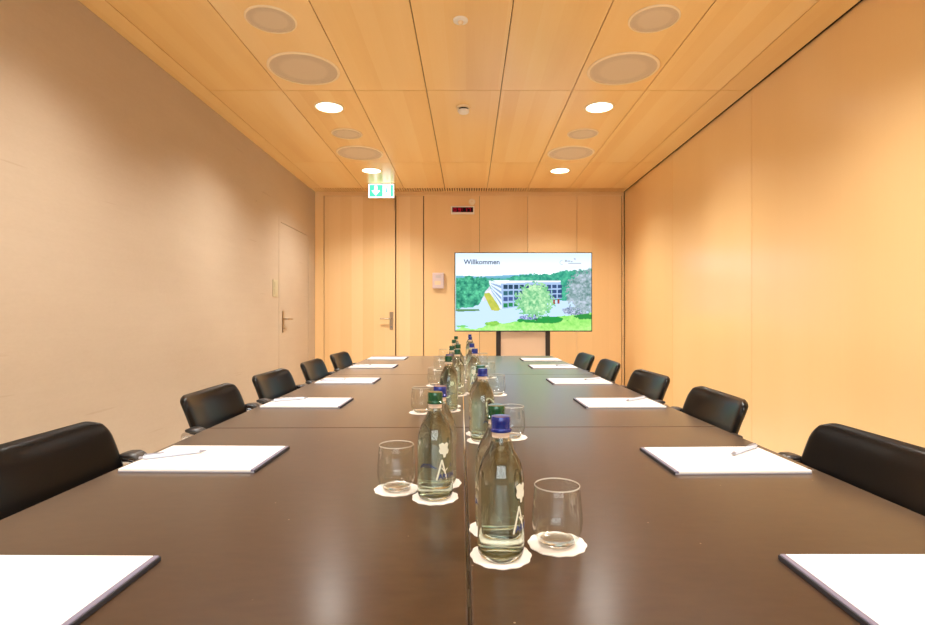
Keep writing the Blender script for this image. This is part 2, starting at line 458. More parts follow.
# ================================================================ CEILING FITTINGS
def circle(r, n=48): return [(r*math.cos(2*PI*k/n), r*math.sin(2*PI*k/n)) for k in range(n)]
def ring_bm(r0, r1, h):
    bm = new_bm(); lathe(bm, [(r0, 0), (r0, -h), (r1-.004, -h), (r1, -h+.003), (r1, 0)], 56, close=True); return bm
def speaker(r, x, y, label, first=None):
    if first: return dup(first, (x, y, CEIL), None, label)
    t = thing('ceiling_speaker', label, 'speaker', (x, y, CEIL), 0, 'round ceiling speakers')
    obj('frame_ring', ring_bm(r*.93, r, .007), 'ring', t, smooth=True)
    bm = new_bm(); lathe(bm, [(0, -.0052), (r*.6, -.005), (r*.93, -.003), (r*.93, 0), (0, 0)], 56); obj('grille', bm, 'grille', t, smooth=True)
    return t
XL, XR = -.965, .900
big = speaker(.205, XL, 3.10, 'large round speaker with grey-beige grille in the near left of the ceiling')
speaker(0, XR, 3.10, 'large round speaker with grey-beige grille in the near right of the ceiling', big)
speaker(0, XL, 4.686, 'large round speaker near the far left ceiling light, in front of the exit sign', big)
speaker(0, XR, 4.686, 'large round speaker near the far right ceiling light', big)
sm = speaker(.122, XL, 2.583, 'small round speaker at the very top left of the ceiling in view')
speaker(0, XR, 2.578, 'small round speaker at the very top right of the ceiling in view', sm)
speaker(0, XL, 4.19, 'small faint speaker between the left large speaker and the left bright downlight', sm)
speaker(0, XR, 4.19, 'small faint speaker between the right large speaker and the right bright downlight', sm)

SPOTS = []
def downlight(x, y, label, first=None):
    if first is None:
        t = thing('downlight', label, 'ceiling light', (x, y, CEIL), 0, 'round recessed downlights')
        obj('trim_ring', ring_bm(.088, .102, .006), 'ring', t, smooth=True)
        bm = new_bm(); lathe(bm, [(0, -.0015), (.088, -.0015), (.088, 0), (0, 0)], 48); obj('lens', bm, 'lens', t)
    else: t = dup(first, (x, y, CEIL), None, label)
    L = bpy.data.lights.new('downlight_lamp', 'SPOT'); L.energy = 101; L.color = (1.0, .97, .91)
    L.spot_size = math.radians(139); L.spot_blend = .9; L.shadow_soft_size = .08
    lo = bpy.data.objects.new('downlight_lamp', L); COL.objects.link(lo); lo.location = (x, y, CEIL-.03)
    SPOTS.append(lo); return t
dl = downlight(XL, 3.66, 'bright round downlight on the left, nearer of the two lit ones in view')
downlight(XR, 3.66, 'bright round downlight on the right, nearer of the two lit ones in view', dl)
downlight(XL, 5.245, 'far left round downlight just in front of the green exit sign', dl)
downlight(XR, 5.245, 'far right round downlight close to the back wall', dl)
downlight(XL, 2.075, 'left downlight above the near end of the table, outside the photo', dl)
downlight(XR, 2.075, 'right downlight above the near end of the table, outside the photo', dl)
downlight(XL, .49, 'left downlight above the viewer, outside the photo', dl)
downlight(XR, .49, 'right downlight above the viewer, outside the photo', dl)

t = thing('smoke_detector', 'small white smoke detector on the ceiling between the two bright downlights', 'smoke detector', (-.038, 3.66, CEIL))
bm = new_bm(); lathe(bm, [(0, -.012), (.046, -.012), (.048, -.006), (.048, 0), (0, 0)], 36); obj('base', bm, 'ring', t, smooth=True)
bm = new_bm(); lathe(bm, [(0, -.046), (.02, -.046), (.034, -.041), (.040, -.031), (.040, -.024), (0, -.024)], 36); obj('sensor_head', bm, 'white', t, smooth=True)
bm = new_bm(); lathe(bm, [(0, -.024), (.033, -.024), (.033, -.012), (0, -.012)], 36); obj('sensing_slot', bm, 'black', t, smooth=True)
t = thing('ceiling_sensor', 'small flat round white sensor on the ceiling at the top centre of the photo', 'sensor', (-.041, 2.587, CEIL))
bm = new_bm(); lathe(bm, [(0, -.010), (.028, -.010), (.036, -.006), (.037, 0), (0, 0)], 36); obj('cover_plate', bm, 'white', t, smooth=True)
bm = new_bm(); lathe(bm, [(0, -.024), (.009, -.022), (.015, -.010), (0, -.010)], 24); obj('lens', bm, 'cream', t, smooth=True)

# exit sign
ex, ey = -.951, 5.745
t = thing('exit_sign', 'green and white lit exit sign with a down arrow hanging from the ceiling', 'sign', (ex, ey, CEIL))
t.scale = (.95, 1, .945)
bm = new_bm(); box(bm, -.147, .147, 0, .03, -.168, -.006, bevel=.002); obj('sign_body', bm, 'white', t)
bm = new_bm(); box(bm, -.03, .03, 0, .03, -.006, 0); obj('ceiling_bracket', bm, 'steel', t)
def face(bm, x0, x1, z0, z1, y): poly(bm, [(x0, y, z0), (x1, y, z0), (x1, y, z1), (x0, y, z1)])
bm = new_bm(); box(bm, -.143, .143, -.002, 0, -.164, -.010); fc = obj('sign_face', bm, 'sign_white', t)
bm = new_bm(); face(bm, -.136, .018, -.156, -.018, -.0026); obj('green_field', bm, 'sign_green', fc)
bm = new_bm(); face(bm, .106, .136, -.156, -.018, -.0026); obj('green_strip', bm, 'sign_green', fc)
bm = new_bm(); Y_ = -.0034; cx = -.062
poly(bm, [(cx-.016, Y_, -.030), (cx+.016, Y_, -.030), (cx+.016, Y_, -.085), (cx+.048, Y_, -.085), (cx, Y_, -.142), (cx-.048, Y_, -.085), (cx-.016, Y_, -.085)])
obj('down_arrow', bm, 'sign_white', fc)
bm = new_bm(); qx = .066
# running figure beside the door opening
bmesh.ops.create_circle(bm, cap_ends=True, segments=14, radius=.010, matrix=Matrix.Translation((qx, Y_, -.040)) @ Matrix.Rotation(PI/2, 4, 'X'))
for seg in ([(qx-.004, -.052), (qx+.010, -.052), (qx+.002, -.096), (qx-.014, -.092)], [(qx-.014, -.090), (qx+.002, -.094), (qx+.022, -.116), (qx+.014, -.124)],
            [(qx+.014, -.116), (qx+.024, -.116), (qx+.020, -.148), (qx+.011, -.148)], [(qx-.014, -.090), (qx-.003, -.094), (qx-.016, -.124), (qx-.026, -.118)],
            [(qx-.026, -.116), (qx-.016, -.122), (qx-.038, -.136), (qx-.042, -.128)], [(qx+.006, -.054), (qx+.010, -.062), (qx+.030, -.074), (qx+.030, -.066)],
            [(qx-.004, -.054), (qx-.004, -.064), (qx-.024, -.082), (qx-.028, -.076)]):
    poly(bm, [(a, Y_, b) for a, b in seg])
obj('running_figure', bm, 'sign_green', fc)

# ================================================================ ON THE BACK WALL
def bx(x): return (x-469)*YB/FPX
def bz(y): return EYE - (y-317)*YB/FPX
t = thing('digital_clock', 'small white-framed digital clock with red digits high on the back wall', 'clock', ((bx(462.7)), YB, bz(210.5)))
hw, hh = .137, .046
bm = new_bm(); box(bm, -hw, hw, -.035, -.0, -hh, hh, bevel=.004); obj('case', bm, 'white', t)
bm = new_bm(); box(bm, -hw+.016, hw-.016, -.037, -.035, -hh+.020, hh-.016); dp = obj('display', bm, 'display_black', t)
SEG = {'0': 'abcdef', '9': 'abcdfg', '1': 'bc', '7': 'abc'}
def seg_digit(bm, ch, x, z, w, h, tk, y):
    R = {'a': (x, x+w, z+h-tk, z+h), 'g': (x, x+w, z+h/2-tk/2, z+h/2+tk/2), 'd': (x, x+w, z, z+tk), 'f': (x, x+tk, z+h/2, z+h), 'e': (x, x+tk, z, z+h/2),
         'b': (x+w-tk, x+w, z+h/2, z+h), 'c': (x+w-tk, x+w, z, z+h/2)}
    for q in SEG[ch]:
        a, b, c_, d_ = R[q]; face(bm, a, b, c_, d_, y)
for ch, xx in zip('0917', (-.105, -.052, .018, .062)):
    bm = new_bm(); seg_digit(bm, ch, xx, -.019, .032, .042, .007, -.0376); obj('digit', bm, 'red_led', dp)
bm = new_bm(); face(bm, -.006, .001, -.008, -.001, -.0376); face(bm, -.006, .001, .008, .015, -.0376); obj('colon', bm, 'red_led', dp)

t = thing('wall_sensor', 'small round cream sensor on the back wall just above the clock', 'sensor', (bx(472), YB, bz(202)))
bm = new_bm(); lathe(bm, [(0, .030), (.022, .028), (.036, .016), (.039, 0), (0, 0)], 32)
obj('dome', bm, 'sensor_white', t, smooth=True, rot=(PI/2, 0, 0))
bm = new_bm(); lathe(bm, [(0, .034), (.010, .033), (.012, .024), (0, .024)], 20); obj('eye', bm, 'cream', t, smooth=True, rot=(PI/2, 0, 0))

M['panel_white'] = mat('panel_lilac_white', (226,206,206), .45)
t = thing('wall_intercom', 'pale pinkish-white control box on the back wall left of the screen', 'intercom', (bx(438.4), YB, bz(280.8)))
bm = new_bm(); box(bm, -.066, .066, -.05, 0, -.09, .09, bevel=.006, seg=2); obj('housing', bm, 'panel_white', t)
bm = new_bm()
for zz in (.055, .045, .035): box(bm, -.03, .03, -.0515, -.05, zz-.0025, zz+.0025)
obj('speaker_slot', bm, 'mark', t)
bm = new_bm(); box(bm, -.04, .03, -.0515, -.05, -.05, -.005); obj('button_field', bm, 'cream', t)

t = thing('light_switch', 'pale green upright switch plate on the left wall beside the concrete-coloured door', 'light switch', (-WX, 4.895, 1.34))
bm = new_bm(); box(bm, 0, .008, -.06, .06, -.078, .078, bevel=.002); obj('switch_plate', bm, 'switch', t)
bm = new_bm(); box(bm, .008, .012, -.03, .03, -.06, -.003, bevel=.001); obj('rocker', bm, 'switch', t)
bm = new_bm(); box(bm, .008, .012, -.03, .03, .003, .06, bevel=.001); obj('rocker', bm, 'switch', t)

# ================================================================ SCREEN ON ITS STAND
TY = 5.50
def tx(x): return (x-469)*TY/FPX
def tz(y): return EYE - (y-317)*TY/FPX
X0, X1, S0, S1 = tx(454.6), tx(592.2), tz(331.6), tz(252.4)
tcx = (X0+X1)/2
tv = thing('display_screen', 'large flat display showing a building among trees under the word Willkommen', 'screen', (tcx, TY, 0))
hw = (X1-X0)/2
bm = new_bm(); box(bm, -hw, hw, 0, .045, S0, S1, bevel=.003); obj('bezel', bm, 'black', tv)
bm = new_bm(); box(bm, -.35, .35, .045, .075, S0+.12, S1-.15); obj('rear_housing', bm, 'black', tv)
# picture shown on the panel: colours per cell of a fine mesh
NW, NH = 320, 184
def shown_picture():
    rs = np.random.RandomState(5)
    U, V = np.meshgrid((np.arange(NW)+.5)/NW, (np.arange(NH)+.5)/NH)
    def smooth_noise(fx, fy, seed):
        r = np.random.RandomState(seed); gx = r.rand(int(fy)+3, int(fx)+3)
        x = U*fx; y = V*fy; xi = x.astype(int); yi = y.astype(int); xf = x-xi; yf = y-yi
        xf = xf*xf*(3-2*xf); yf = yf*yf*(3-2*yf)
        return (gx[yi, xi]*(1-xf)+gx[yi, xi+1]*xf)*(1-yf) + (gx[yi+1, xi]*(1-xf)+gx[yi+1, xi+1]*xf)*yf
    N1 = smooth_noise(40, 24, 1); N2 = smooth_noise(90, 54, 2); N3 = smooth_noise(14, 8, 3); N4 = smooth_noise(150, 90, 4)
    TX = .45*N1+.35*N2+.2*N4
    img = np.zeros((NH, NW, 3))
    def c(*v): return np.array(v, float)
    def put(mask, col):
        if isinstance(col, np.ndarray) and col.ndim == 3: img[mask] = col[mask]
        else: img[mask] = col
    def lerp(a, b, t): return a + (b-a)*np.clip(t, 0, 1)[..., None]
    def inpoly(pts):
        m = np.zeros(U.shape, bool); n = len(pts)
        for i in range(n):
            x1, y1 = pts[i]; x2, y2 = pts[(i+1) % n]
            if y1 == y2: continue
            cond = ((V >= min(y1, y2)) & (V < max(y1, y2))) & (U < (x2-x1)*(V-y1)/(y2-y1)+x1)
            m ^= cond
        return m
    img[:] = lerp(c(196,218,246), c(226,238,250), V/.2)
    cl = np.clip((N3-.35)*2, 0, 1)*((V > .17) & (V < .24))
    img[:] = img + (c(200,216,228)-img)*(cl*.6)[..., None]
    put((V > .235) & (V < .3), c(236,246,250))
    put(V > .285+.012*np.sin(U*9), lerp(c(120,170,205), c(80,150,160), (V-.28)/.06))
    # far forest on the right
    tl = np.interp(U, [0,.36,.42,.55,.70,.80,.88,1.0], [.31,.335,.30,.27,.265,.225,.22,.205]) + (N2-.5)*.03
    put(V > tl, lerp(c(16,108,98), c(84,184,146), TX*1.3-.1))
    # ground
    put(V > np.interp(U, [0,.2,.28,.5,1], [.73,.50,.44,.60,.62]), c(180,206,240))
    put(inpoly([(.19,.44),(.25,.42),(.29,.60),(.20,.62)]), lerp(c(232,228,240), c(170,178,196), TX))
    put(inpoly([(.205,.52),(.25,.51),(.335,.72),(.315,.745),(.265,.74)]), lerp(c(150,166,58), c(196,190,86), TX))
    # left forest
    lt = np.interp(U, [0,.05,.10,.14,.2,.26], [.33,.31,.285,.32,.31,.37]) + (N2-.5)*.05
    put((V > lt) & (V < np.interp(U, [0,.17,.22,.26], [.72,.68,.5,.4])+(N1-.5)*.03) & (U < .255), lerp(c(16,100,84), c(96,196,150), TX*1.5-.25))
    put(inpoly([(0,.725),(.17,.72),(.18,.745),(.03,.755),(0,.75)]), c(86,130,84))
    # building
    put(inpoly([(.245,.35),(.31,.372),(.35,.395),(.355,.725),(.325,.715),(.29,.56),(.25,.40)]), c(206,220,238))
    for k in range(4):
        put(inpoly([(.262,.385+k*.028),(.338,.42+k*.075),(.338,.455+k*.075),(.262,.395+k*.028)]), c(130,156,190))
    put(inpoly([(.335,.388),(.50,.374),(.775,.362),(.78,.585),(.62,.62),(.47,.69),(.345,.72)]), c(150,176,212))
    put(inpoly([(.27,.345),(.43,.352),(.775,.355),(.775,.372),(.50,.378),(.335,.392),(.30,.375)]), c(226,230,240))
    for i in range(11):
        a = .352 + i*.040; b = a+.031
        for k in range(4):
            top = .41+k*.079*(1-.25*i/11); bot = top+.052*(1-.2*i/11)
            if a > .5 and k == 3: continue
            col = [c(28,58,84), c(40,90,104), c(58,80,132), c(26,120,70)][k] if i < 4 else c(44,70,112)
            put(inpoly([(a,top),(b,top-.002),(b,bot),(a,bot)]), col)
    put(inpoly([(.72,.60),(.735,.60),(.735,.66),(.72,.66)]) | inpoly([(.75,.59),(.765,.59),(.765,.65),(.75,.65)]), c(140,60,50))
    # lawn
    put(V > np.interp(U, [0,.05,.12,.2,.28,.36,.6,1.0], [.99,.95,.985,.955,.90,.90,.86,.76]) + (N1-.5)*.02, lerp(c(108,196,80), c(206,236,158), TX*.8+(V-.85)*1.5-.1))
    put(inpoly([(0,.935),(.07,.93),(.1,.95),(.02,.96)]), c(110,190,100))
    put(((U-.275)/.05)**2 + ((V-.905)/.035)**2 + (N1-.5)*1.2 < 1, lerp(c(80,160,60), c(170,210,90), TX))
    # tree in the middle
    put(((U-.63)/.17)**2 + ((V-.86)/.045)**2 + (N1-.5) < 1, c(30,138,62))
    put(inpoly([(.585,.75),(.60,.75),(.60,.87),(.585,.87)]), c(60,70,60))
    put(((U-.54)/.07)**2 + ((V-.83)/.03)**2 < 1, lerp(c(60,80,140), c(196,204,232), N4))
    put(((U-.585)/.135)**2 + ((V-.61)/.22)**2 + (N2-.5)*1.1 < 1, lerp(c(62,150,96), c(190,224,176), TX*1.4-.15))
    # grey tree and cars on the right
    put(((U-.88)/.09)**2 + ((V-.745)/.055)**2 + (N2-.5)*.5 < 1, lerp(c(70,92,120), c(206,212,232), N4))
    put(((U-.96)/.14)**2 + ((V-.50)/.27)**2 + (N2-.5)*.9 < 1, lerp(c(78,116,112), c(190,196,214), TX*1.4-.15))
    put(((U-.97)/.09)**2 + ((V-.82)/.035)**2 + (N2-.5)*.9 < 1, c(40,130,60))
    put((V < .012) | (U < .004), c(214,238,246))
    q = np.clip(img/255, 0, 1)
    return np.where(q <= .04045, q/12.92, ((q+.055)/1.055)**2.4)
pic = shown_picture()
bz_ = .009
sx0, sx1, sz0, sz1 = -hw+bz_, hw-bz_, S0+bz_*1.2, S1-bz_
xs = np.linspace(sx0, sx1, NW+1); zs = np.linspace(sz1, sz0, NH+1)
vx, vz = np.meshgrid(xs, zs)
co = np.stack([vx, np.full_like(vx, -.0012), vz], -1).reshape(-1, 3)
ii, jj = np.meshgrid(np.arange(NW), np.arange(NH)); base = jj*(NW+1)+ii
faces = np.stack([base+NW+1, base+NW+2, base+1, base], -1).reshape(-1, 4)
me = bpy.data.meshes.new('screen_image'); me.from_pydata(co.tolist(), [], faces.tolist()); me.update()
at = me.attributes.new('picture', 'FLOAT_COLOR', 'FACE')
at.data.foreach_set('color', np.concatenate([pic.reshape(-1, 3), np.ones((NW*NH, 1))], 1).astype(np.float32).ravel())
me.materials.append(M['screen'])
so = bpy.data.objects.new('screen_image', me); COL.objects.link(so); so.parent = tv
def su(u): return sx0+(sx1-sx0)*u
def sv(v): return sz1-(sz1-sz0)*v
bm = text_bm('Willkommen', .1, weight=.0022)
xsz = [v.co.x for v in bm.verts]; ysz = [v.co.y for v in bm.verts]; wd = max(xsz)-min(xsz)
k = (su(.325)-su(.06))/wd
for v in bm.verts: v.co = Vector((su(.06)+(v.co.x-min(xsz))*k, -.0024, sv(.142)+v.co.y*k))
obj('screen_text', bm, 'text_grey', so)
bm = new_bm()          # faint company mark: an arc, two short dashes of lettering and a leaf-like tick
def arc(cx, cz, r, a0, a1, w, n=14):
    for q in range(n):
        b0 = math.radians(a0+(a1-a0)*q/n); b1 = math.radians(a0+(a1-a0)*(q+1)/n)
        poly(bm, [(cx+r*math.cos(b0), -.0024, cz+r*math.sin(b0)), (cx+r*math.cos(b1), -.0024, cz+r*math.sin(b1)), (cx+(r-w)*math.cos(b1), -.0024, cz+(r-w)*math.sin(b1)), (cx+(r-w)*math.cos(b0), -.0024, cz+(r-w)*math.sin(b0))])
arc(su(.785), sv(.12), .026, 80, 290, .005)
for u0, u1, v0, v1 in ((.805,.82,.085,.112), (.823,.845,.094,.110), (.848,.862,.100,.114), (.83,.925,.124,.137)):
    face(bm, su(u0), su(u1), sv(v1), sv(v0), -.0024)
poly(bm, [(su(.868), -.0024, sv(.062)), (su(.885), -.0024, sv(.066)), (su(.882), -.0024, sv(.094)), (su(.874), -.0024, sv(.082))])
obj('screen_logo', bm, 'logo_grey', so)

st = thing('screen_stand', 'floor stand of two dark posts with a beige panel behind the table end', 'stand', (tcx, TY, 0))
pxs = [tx(499)-tcx, tx(549)-tcx]
for q in pxs:
    bm = new_bm(); box(bm, q-.024, q+.024, .078, .13, .03, S1-.3, bevel=.003); obj('post', bm, 'dark_steel', st)
bm = new_bm(); box(bm, pxs[0]+.024, pxs[1]-.024, .09, .12, .10, S0+.12); obj('panel', bm, 'beige_panel', st)
bm = new_bm(); box(bm, pxs[0]-.12, pxs[1]+.12, -.15, .35, 0, .03, bevel=.006); obj('base_plate', bm, 'dark_steel', st)

# ================================================================ THE TABLE: six desks pushed together
YS = [.13, 1.61, 3.09, 4.57]; HWT = .772
DL = YS[1]-YS[0]; THK = .020
def desk():
    t = thing('conference_table', '', 'table', (0,0,0), YAW, 'brown desks forming the long table')
    bm = new_bm(); box(bm, .0016, HWT, .0012, DL-.0012, TZ-THK, TZ, bevel=.003, seg=2); obj('tabletop', bm, 'table', t)
    bm = new_bm()
    box(bm, .07, .33, .12, .16, TZ-THK-.04, TZ-THK); box(bm, .07, .33, DL-.16, DL-.12, TZ-THK-.04, TZ-THK)
    box(bm, .18, .22, .16, DL-.16, TZ-THK-.04, TZ-THK)
    obj('underframe', bm, 'steel', t)
    for yy in (.14, DL-.14):
        for xx in (.10, .30):
            bm = new_bm(); tube(bm, [(xx, yy, .012), (xx, yy, TZ-THK-.04)], .02, 14); lg = obj('leg', bm, 'steel', t, smooth=True)
            bm = new_bm(); bmesh.ops.create_cone(bm, cap_ends=True, segments=14, radius1=.024, radius2=.022, depth=.012, matrix=Matrix.Translation((xx, yy, .006))); obj('foot', bm, 'black', lg)
    return t
dk = desk()
names = ['nearest', 'middle', 'farthest']
first = True
for r in range(3):
    for s_ in (0, 1):
        lab = '%s desk in the %s row of the brown table, %s' % (names[r], ('left', 'right')[s_],
               ('closest to the camera', 'between both cross joints', 'ending before the back wall')[r])
        if s_ == 1:
            loc = T(0, YS[r], 0); rz = YAW
        else:
            loc = T(0, YS[r+1], 0); rz = YAW+PI
        if first: dk.location = loc; dk.rotation_euler = (0, 0, rz); dk['label'] = lab; first = False
        else: dup(dk, loc, rz, lab)

# ================================================================ CHAIRS
def chair(label, loc, rz):
    """faces +X; origin on the floor; top of the back at local x = -.24"""
    t = thing('conference_chair', label, 'chair', loc, rz, 'black leather cantilever chairs')
    W = .42; H = .33; tilt = math.radians(15); ztop = .822; xtop = -.245
    zc = ztop - H/2*math.cos(tilt); xc = xtop + H/2*math.sin(tilt)
    def bf(x, y, h):
        # x across (local Y), y up the back, h normal to the back (towards the sitter)
        wrap = .030*(x/(W/2))**2
        lean = .018*((y/(H/2))**2)*(1 if y > 0 else .4)
        n = h + wrap - lean*.9
        return Vector((xc - y*math.sin(tilt) + n*math.cos(tilt), x, zc + y*math.cos(tilt) + n*math.sin(tilt)))
    bm = new_bm(); cushion(bm, W, H, .055, .034, bf, edge=8); obj('backrest', bm, 'leather', t, smooth=True)
    def sf(x, y, h):
        return Vector((.03 + y, x, .448 + h + .012*(x/.22)**2 - .02*max(0, (y/.22))**3))
    bm = new_bm(); cushion(bm, .45, .44, .07, .05, sf, edge=6); obj('seat', bm, 'leather', t, smooth=True)
    fr = new_bm()
    hw = .245
    for sgn in (-1, 1):
        y = sgn*hw
        tube(fr, [(-.24, y, .012), (.20, y, .012), (.235, y, .03), (.205, y, .40), (-.10, y*.98, .43), (-.205, sgn*.222, .52), (-.245, sgn*.212, .66)], .0115, 10, .05)
    tube(fr, [(-.24, -hw, .012), (-.24, hw, .012)], .0115, 10)
    tube(fr, [(.05, -hw, .415), (.05, hw, .415)], .010, 10); tube(fr, [(-.12, -hw, .425), (-.12, hw, .425)], .010, 10)
    obj('cantilever_frame', fr, 'chrome', t, smooth=True)
    for sgn in (-1, 1):
        bm = new_bm(); y = sgn*.232
        tube(bm, [(-.222, sgn*.200, .690), (-.212, sgn*.222, .708), (-.180, y, .712), (-.12, y, .690), (.03, y, .676), (.045, y, .55), (.06, sgn*.243, .40)], .0085, 10, .03)
        am = obj('arm_support', bm, 'chrome', t, smooth=True)
        def af(x, yy, h, y=y): q = min(1, max(0, (yy-.115+.165)/.045)); return Vector((-.115 + yy, y + x, .7255 - .025*q*q*(3-2*q) + h))
        bm = new_bm(); cushion(bm, .050, .17, .0225, .015, af, nu=12, nv=24, edge=5); obj('armrest_pad', bm, 'armpad', am, smooth=True)
    return t
Lc = [1.12, 1.88, 2.45, 3.09, 3.73]; Rc = [1.095, 1.79, 2.41, 3.07, 3.64]
LX = [.932, .930, .930, .930, .930]; RX = [.880, .852, .845, .83, .82]
Lr = [0, 2, -1, 1, -2]; Rr = [1, -2, 2, -1, 1]
order = ['nearest', 'second nearest', 'middle', 'second farthest', 'farthest']
where_l = ['cut off by the left edge of the photo', 'next to the one cut off', 'beside the third pad', 'beside the fourth pad', 'close to the concrete-coloured door']
where_r = ['cut off by the right edge of the photo', 'next to the one cut off', 'beside the pad with a pen', 'beside the smaller pad near the wall joint', 'close to the screen']
ch0 = None
for k in range(5):
    for side in (0, 1):
        if side == 0: loc = (-LX[k]+.245, Lc[k], 0); rz = math.radians(Lr[k]); lab = '%s black chair along the left wall, %s' % (order[k], where_l[k])
        else: loc = (RX[k]-.245, Rc[k], 0); rz = PI+math.radians(Rr[k]); lab = '%s black chair along the right wall, %s' % (order[k], where_r[k])
        if ch0 is None: ch0 = chair(lab, loc, rz)
        else: dup(ch0, loc, rz, lab)

# ================================================================ PADS AND PENS
def notepad(label):
    t = thing('notepad', label, 'notepad', (0,0,0), 0, 'white notepads along the table')
    # local frame: inner (strip) edge at x = 0, running outwards to +x
    bm = new_bm(); box(bm, .001, .297, -.105, .105, 0, .0028, bevel=.0004); obj('backing_board', bm, 'board_grey', t)
    bm = new_bm(); box(bm, -.0012, .001, -.105, .105, 0, .0062, bevel=.0003); obj('spine', bm, 'board', t)  # dark strip painted in for the shadowed side under the binding
    bm = new_bm(); box(bm, .0092, .2965, -.1045, .1045, .0028, .0072, bevel=.0004); obj('paper', bm, 'paper', t)
    bm = new_bm(); box(bm, .0010, .0090, -.1048, .1048, .0028, .0076, bevel=.0008); obj('binding_strip', bm, 'strip', t)
    bm = new_bm()
    for a, b, c_, d_ in ((.018, .030, -.092, -.089), (.034, .060, -.094, -.0925), (.034, .052, -.089, -.0875)): 
        poly(bm, [(a, c_, .0074), (b, c_, .0074), (b, d_, .0074), (a, d_, .0074)])
    obj('printed_mark', bm, 'mark', t)
    return t
PY = [.630, 1.250, 2.055, 2.765, 3.57, 4.26]; PYR = [.622, 1.222, 2.035, 2.72, 3.53, 4.12]; PR = [(-.01, 0), (-.015, .03), (-.012, .02), (.0, .015), (0, .015), (0, .015)]
pn = ['nearest', 'second', 'third', 'fourth', 'fifth', 'farthest']
np0 = None
cond_l = ['cut by the photo corner', 'by the nearest black chair, with a pen', 'by the second black chair', 'by the middle black chair', 'beyond the second cross joint', 'at the far end before the wooden door']
cond_r = ['cut by the photo corner', 'by the nearest black chair, with a pen', 'just beyond the first cross joint', 'on the bluish reflection of the screen', 'beyond the second cross joint', 'at the far end below the screen']
for k in range(6):
    for side in (0, 1):
        lab = '%s white notepad on the %s, %s' % (pn[k], ('left', 'right')[side], (cond_l, cond_r)[side][k])
        yl = PY[k] if side == 0 else PYR[k]
        inner = (.426, .450, .450, .445, .446, .446)[k] if side == 0 else (.428, .442, .446, .445, .45, .458)[k]
        loc = T(-inner if side == 0 else inner, yl, TZ); rz = PR[k][side] + (PI if side == 0 else 0)
        if np0 is None: np0 = notepad(lab); np0.location = loc; np0.rotation_euler = (0, 0, rz)
        else: dup(np0, loc, rz, lab)
def pen(label):
    t = thing('ballpoint_pen', label, 'pen', (0,0,0), 0, 'white pens on the notepads')
    R = Matrix.Rotation(PI/2, 4, 'Y')
    bm = new_bm(); lathe(bm, [(0, -.055), (.0040, -.054), (.0052, -.045), (.0054, .055), (.0040, .062), (0, .063)], 16); bm.transform(R); obj('barrel', bm, 'pen', t, smooth=True)
    bm = new_bm(); lathe(bm, [(0, -.070), (.0010, -.069), (.0042, -.056), (.0043, -.0535), (0, -.0535)], 14); bm.transform(R); obj('tip', bm, 'pen_metal', t, smooth=True)
    bm = new_bm(); lathe(bm, [(0, .060), (.0028, .060), (.0028, .070), (0, .071)], 12); bm.transform(R); obj('push_button', bm, 'pen_metal', t, smooth=True)
    bm = new_bm(); box(bm, .020, .060, -.0022, .0022, .0056, .0072, bevel=.0006); box(bm, .054, .060, -.0022, .0022, .0035, .0058); obj('clip', bm, 'pen_metal', t)
    return t
PEN = [(-.755, 1.213, -.634, 1.282, 'second left pad, slanting inwards'), (.612, 1.243, .727, 1.335, 'second right pad, slanting to the chair'),
       (-.758, 2.045, -.645, 2.115, 'third left pad'), (.605, 2.045, .712, 2.135, 'third right pad'),
       (-.751, 2.69, -.640, 2.765, 'fourth left pad'), (.590, 2.725, .700, 2.81, 'fourth right pad'),
       (-.77, 3.50, -.66, 3.57, 'fifth left pad'), (.575, 3.52, .685, 3.60, 'fifth right pad')]
pen0 = None
for x0, y0, x1, y1, w in PEN:
    # left pens have their tip to the right, right pens to the left
    if x0 < 0: x0, y0, x1, y1 = x1, y1, x0, y0
    ang = math.atan2(y1-y0, x1-x0); loc = ((x0+x1)/2, (y0+y1)/2, TZ+.0072+.0055); lab = 'white ballpoint pen with silver clip on the ' + w
    if pen0 is None: pen0 = pen(lab); pen0.location = loc; pen0.rotation_euler = (0, 0, ang)
    else: dup(pen0, loc, ang, lab)

# ================================================================ COASTERS, BOTTLES, GLASSES
CT = .0014
def coaster(label, x, y, first, k):
    if first is None:
        bm = new_bm(); n = 120
        pts = [((.0425+.0009*math.cos(12*2*PI*q/n))*math.cos(2*PI*q/n), (.0425+.0009*math.cos(12*2*PI*q/n))*math.sin(2*PI*q/n)) for q in range(n)]
        disc_prism(bm, pts, 0, CT); o = obj('paper_coaster', bm, 'coaster'); tag(o, label, 'coaster', 'round paper coasters')
    else:
        o = first.copy(); COL.objects.link(o); o['label'] = label
    o.location = (x, y, TZ); o.rotation_euler = (0, 0, k*.7); return o
cst0 = None

R_ = .0328
OUT = [(0, .004), (.012, .003), (.022, .0008), (.027, 0), (.0302, .0022), (.0322, .007), (R_, .014), (R_, .096), (.0325, .107), (.0313, .117), (.0291, .127), (.0261, .135), (.0224, .142), (.0185, .149), (.0155, .155), (.0136, .160), (.0126, .164), (.0119, .168), (.0119, .182), (.0109, .183)]
def inset(prof, d): return [(max(0, r-d), z) for r, z in prof]
INN = [(.0100, .183), (.0100, .168), (.0107, .164), (.0117, .160), (.0136, .155), (.0166, .149), (.0205, .142), (.0242, .135), (.0272, .127), (.0294, .117), (.0306, .107), (.0309, .096), (.0309, .016), (.0298, .010), (.027, .007), (.012, .009), (0, .010)]
WLV = .1601
WAT = [(0, .0096), (.012, .0086), (.0272, .0066), (.0301, .0098), (.0312, .016), (.0312, .096), (.0309, .107), (.0297, .117), (.0275, .127), (.0245, .135), (.0208, .142), (.0169, .149), (.0139, .155), (.0120, .160), (.0120, WLV), (0, WLV)]
def on_cyl(ang, w, z, r=R_+.0004):
    a = ang + w/r
    return Vector((r*math.cos(a), r*math.sin(a), z))
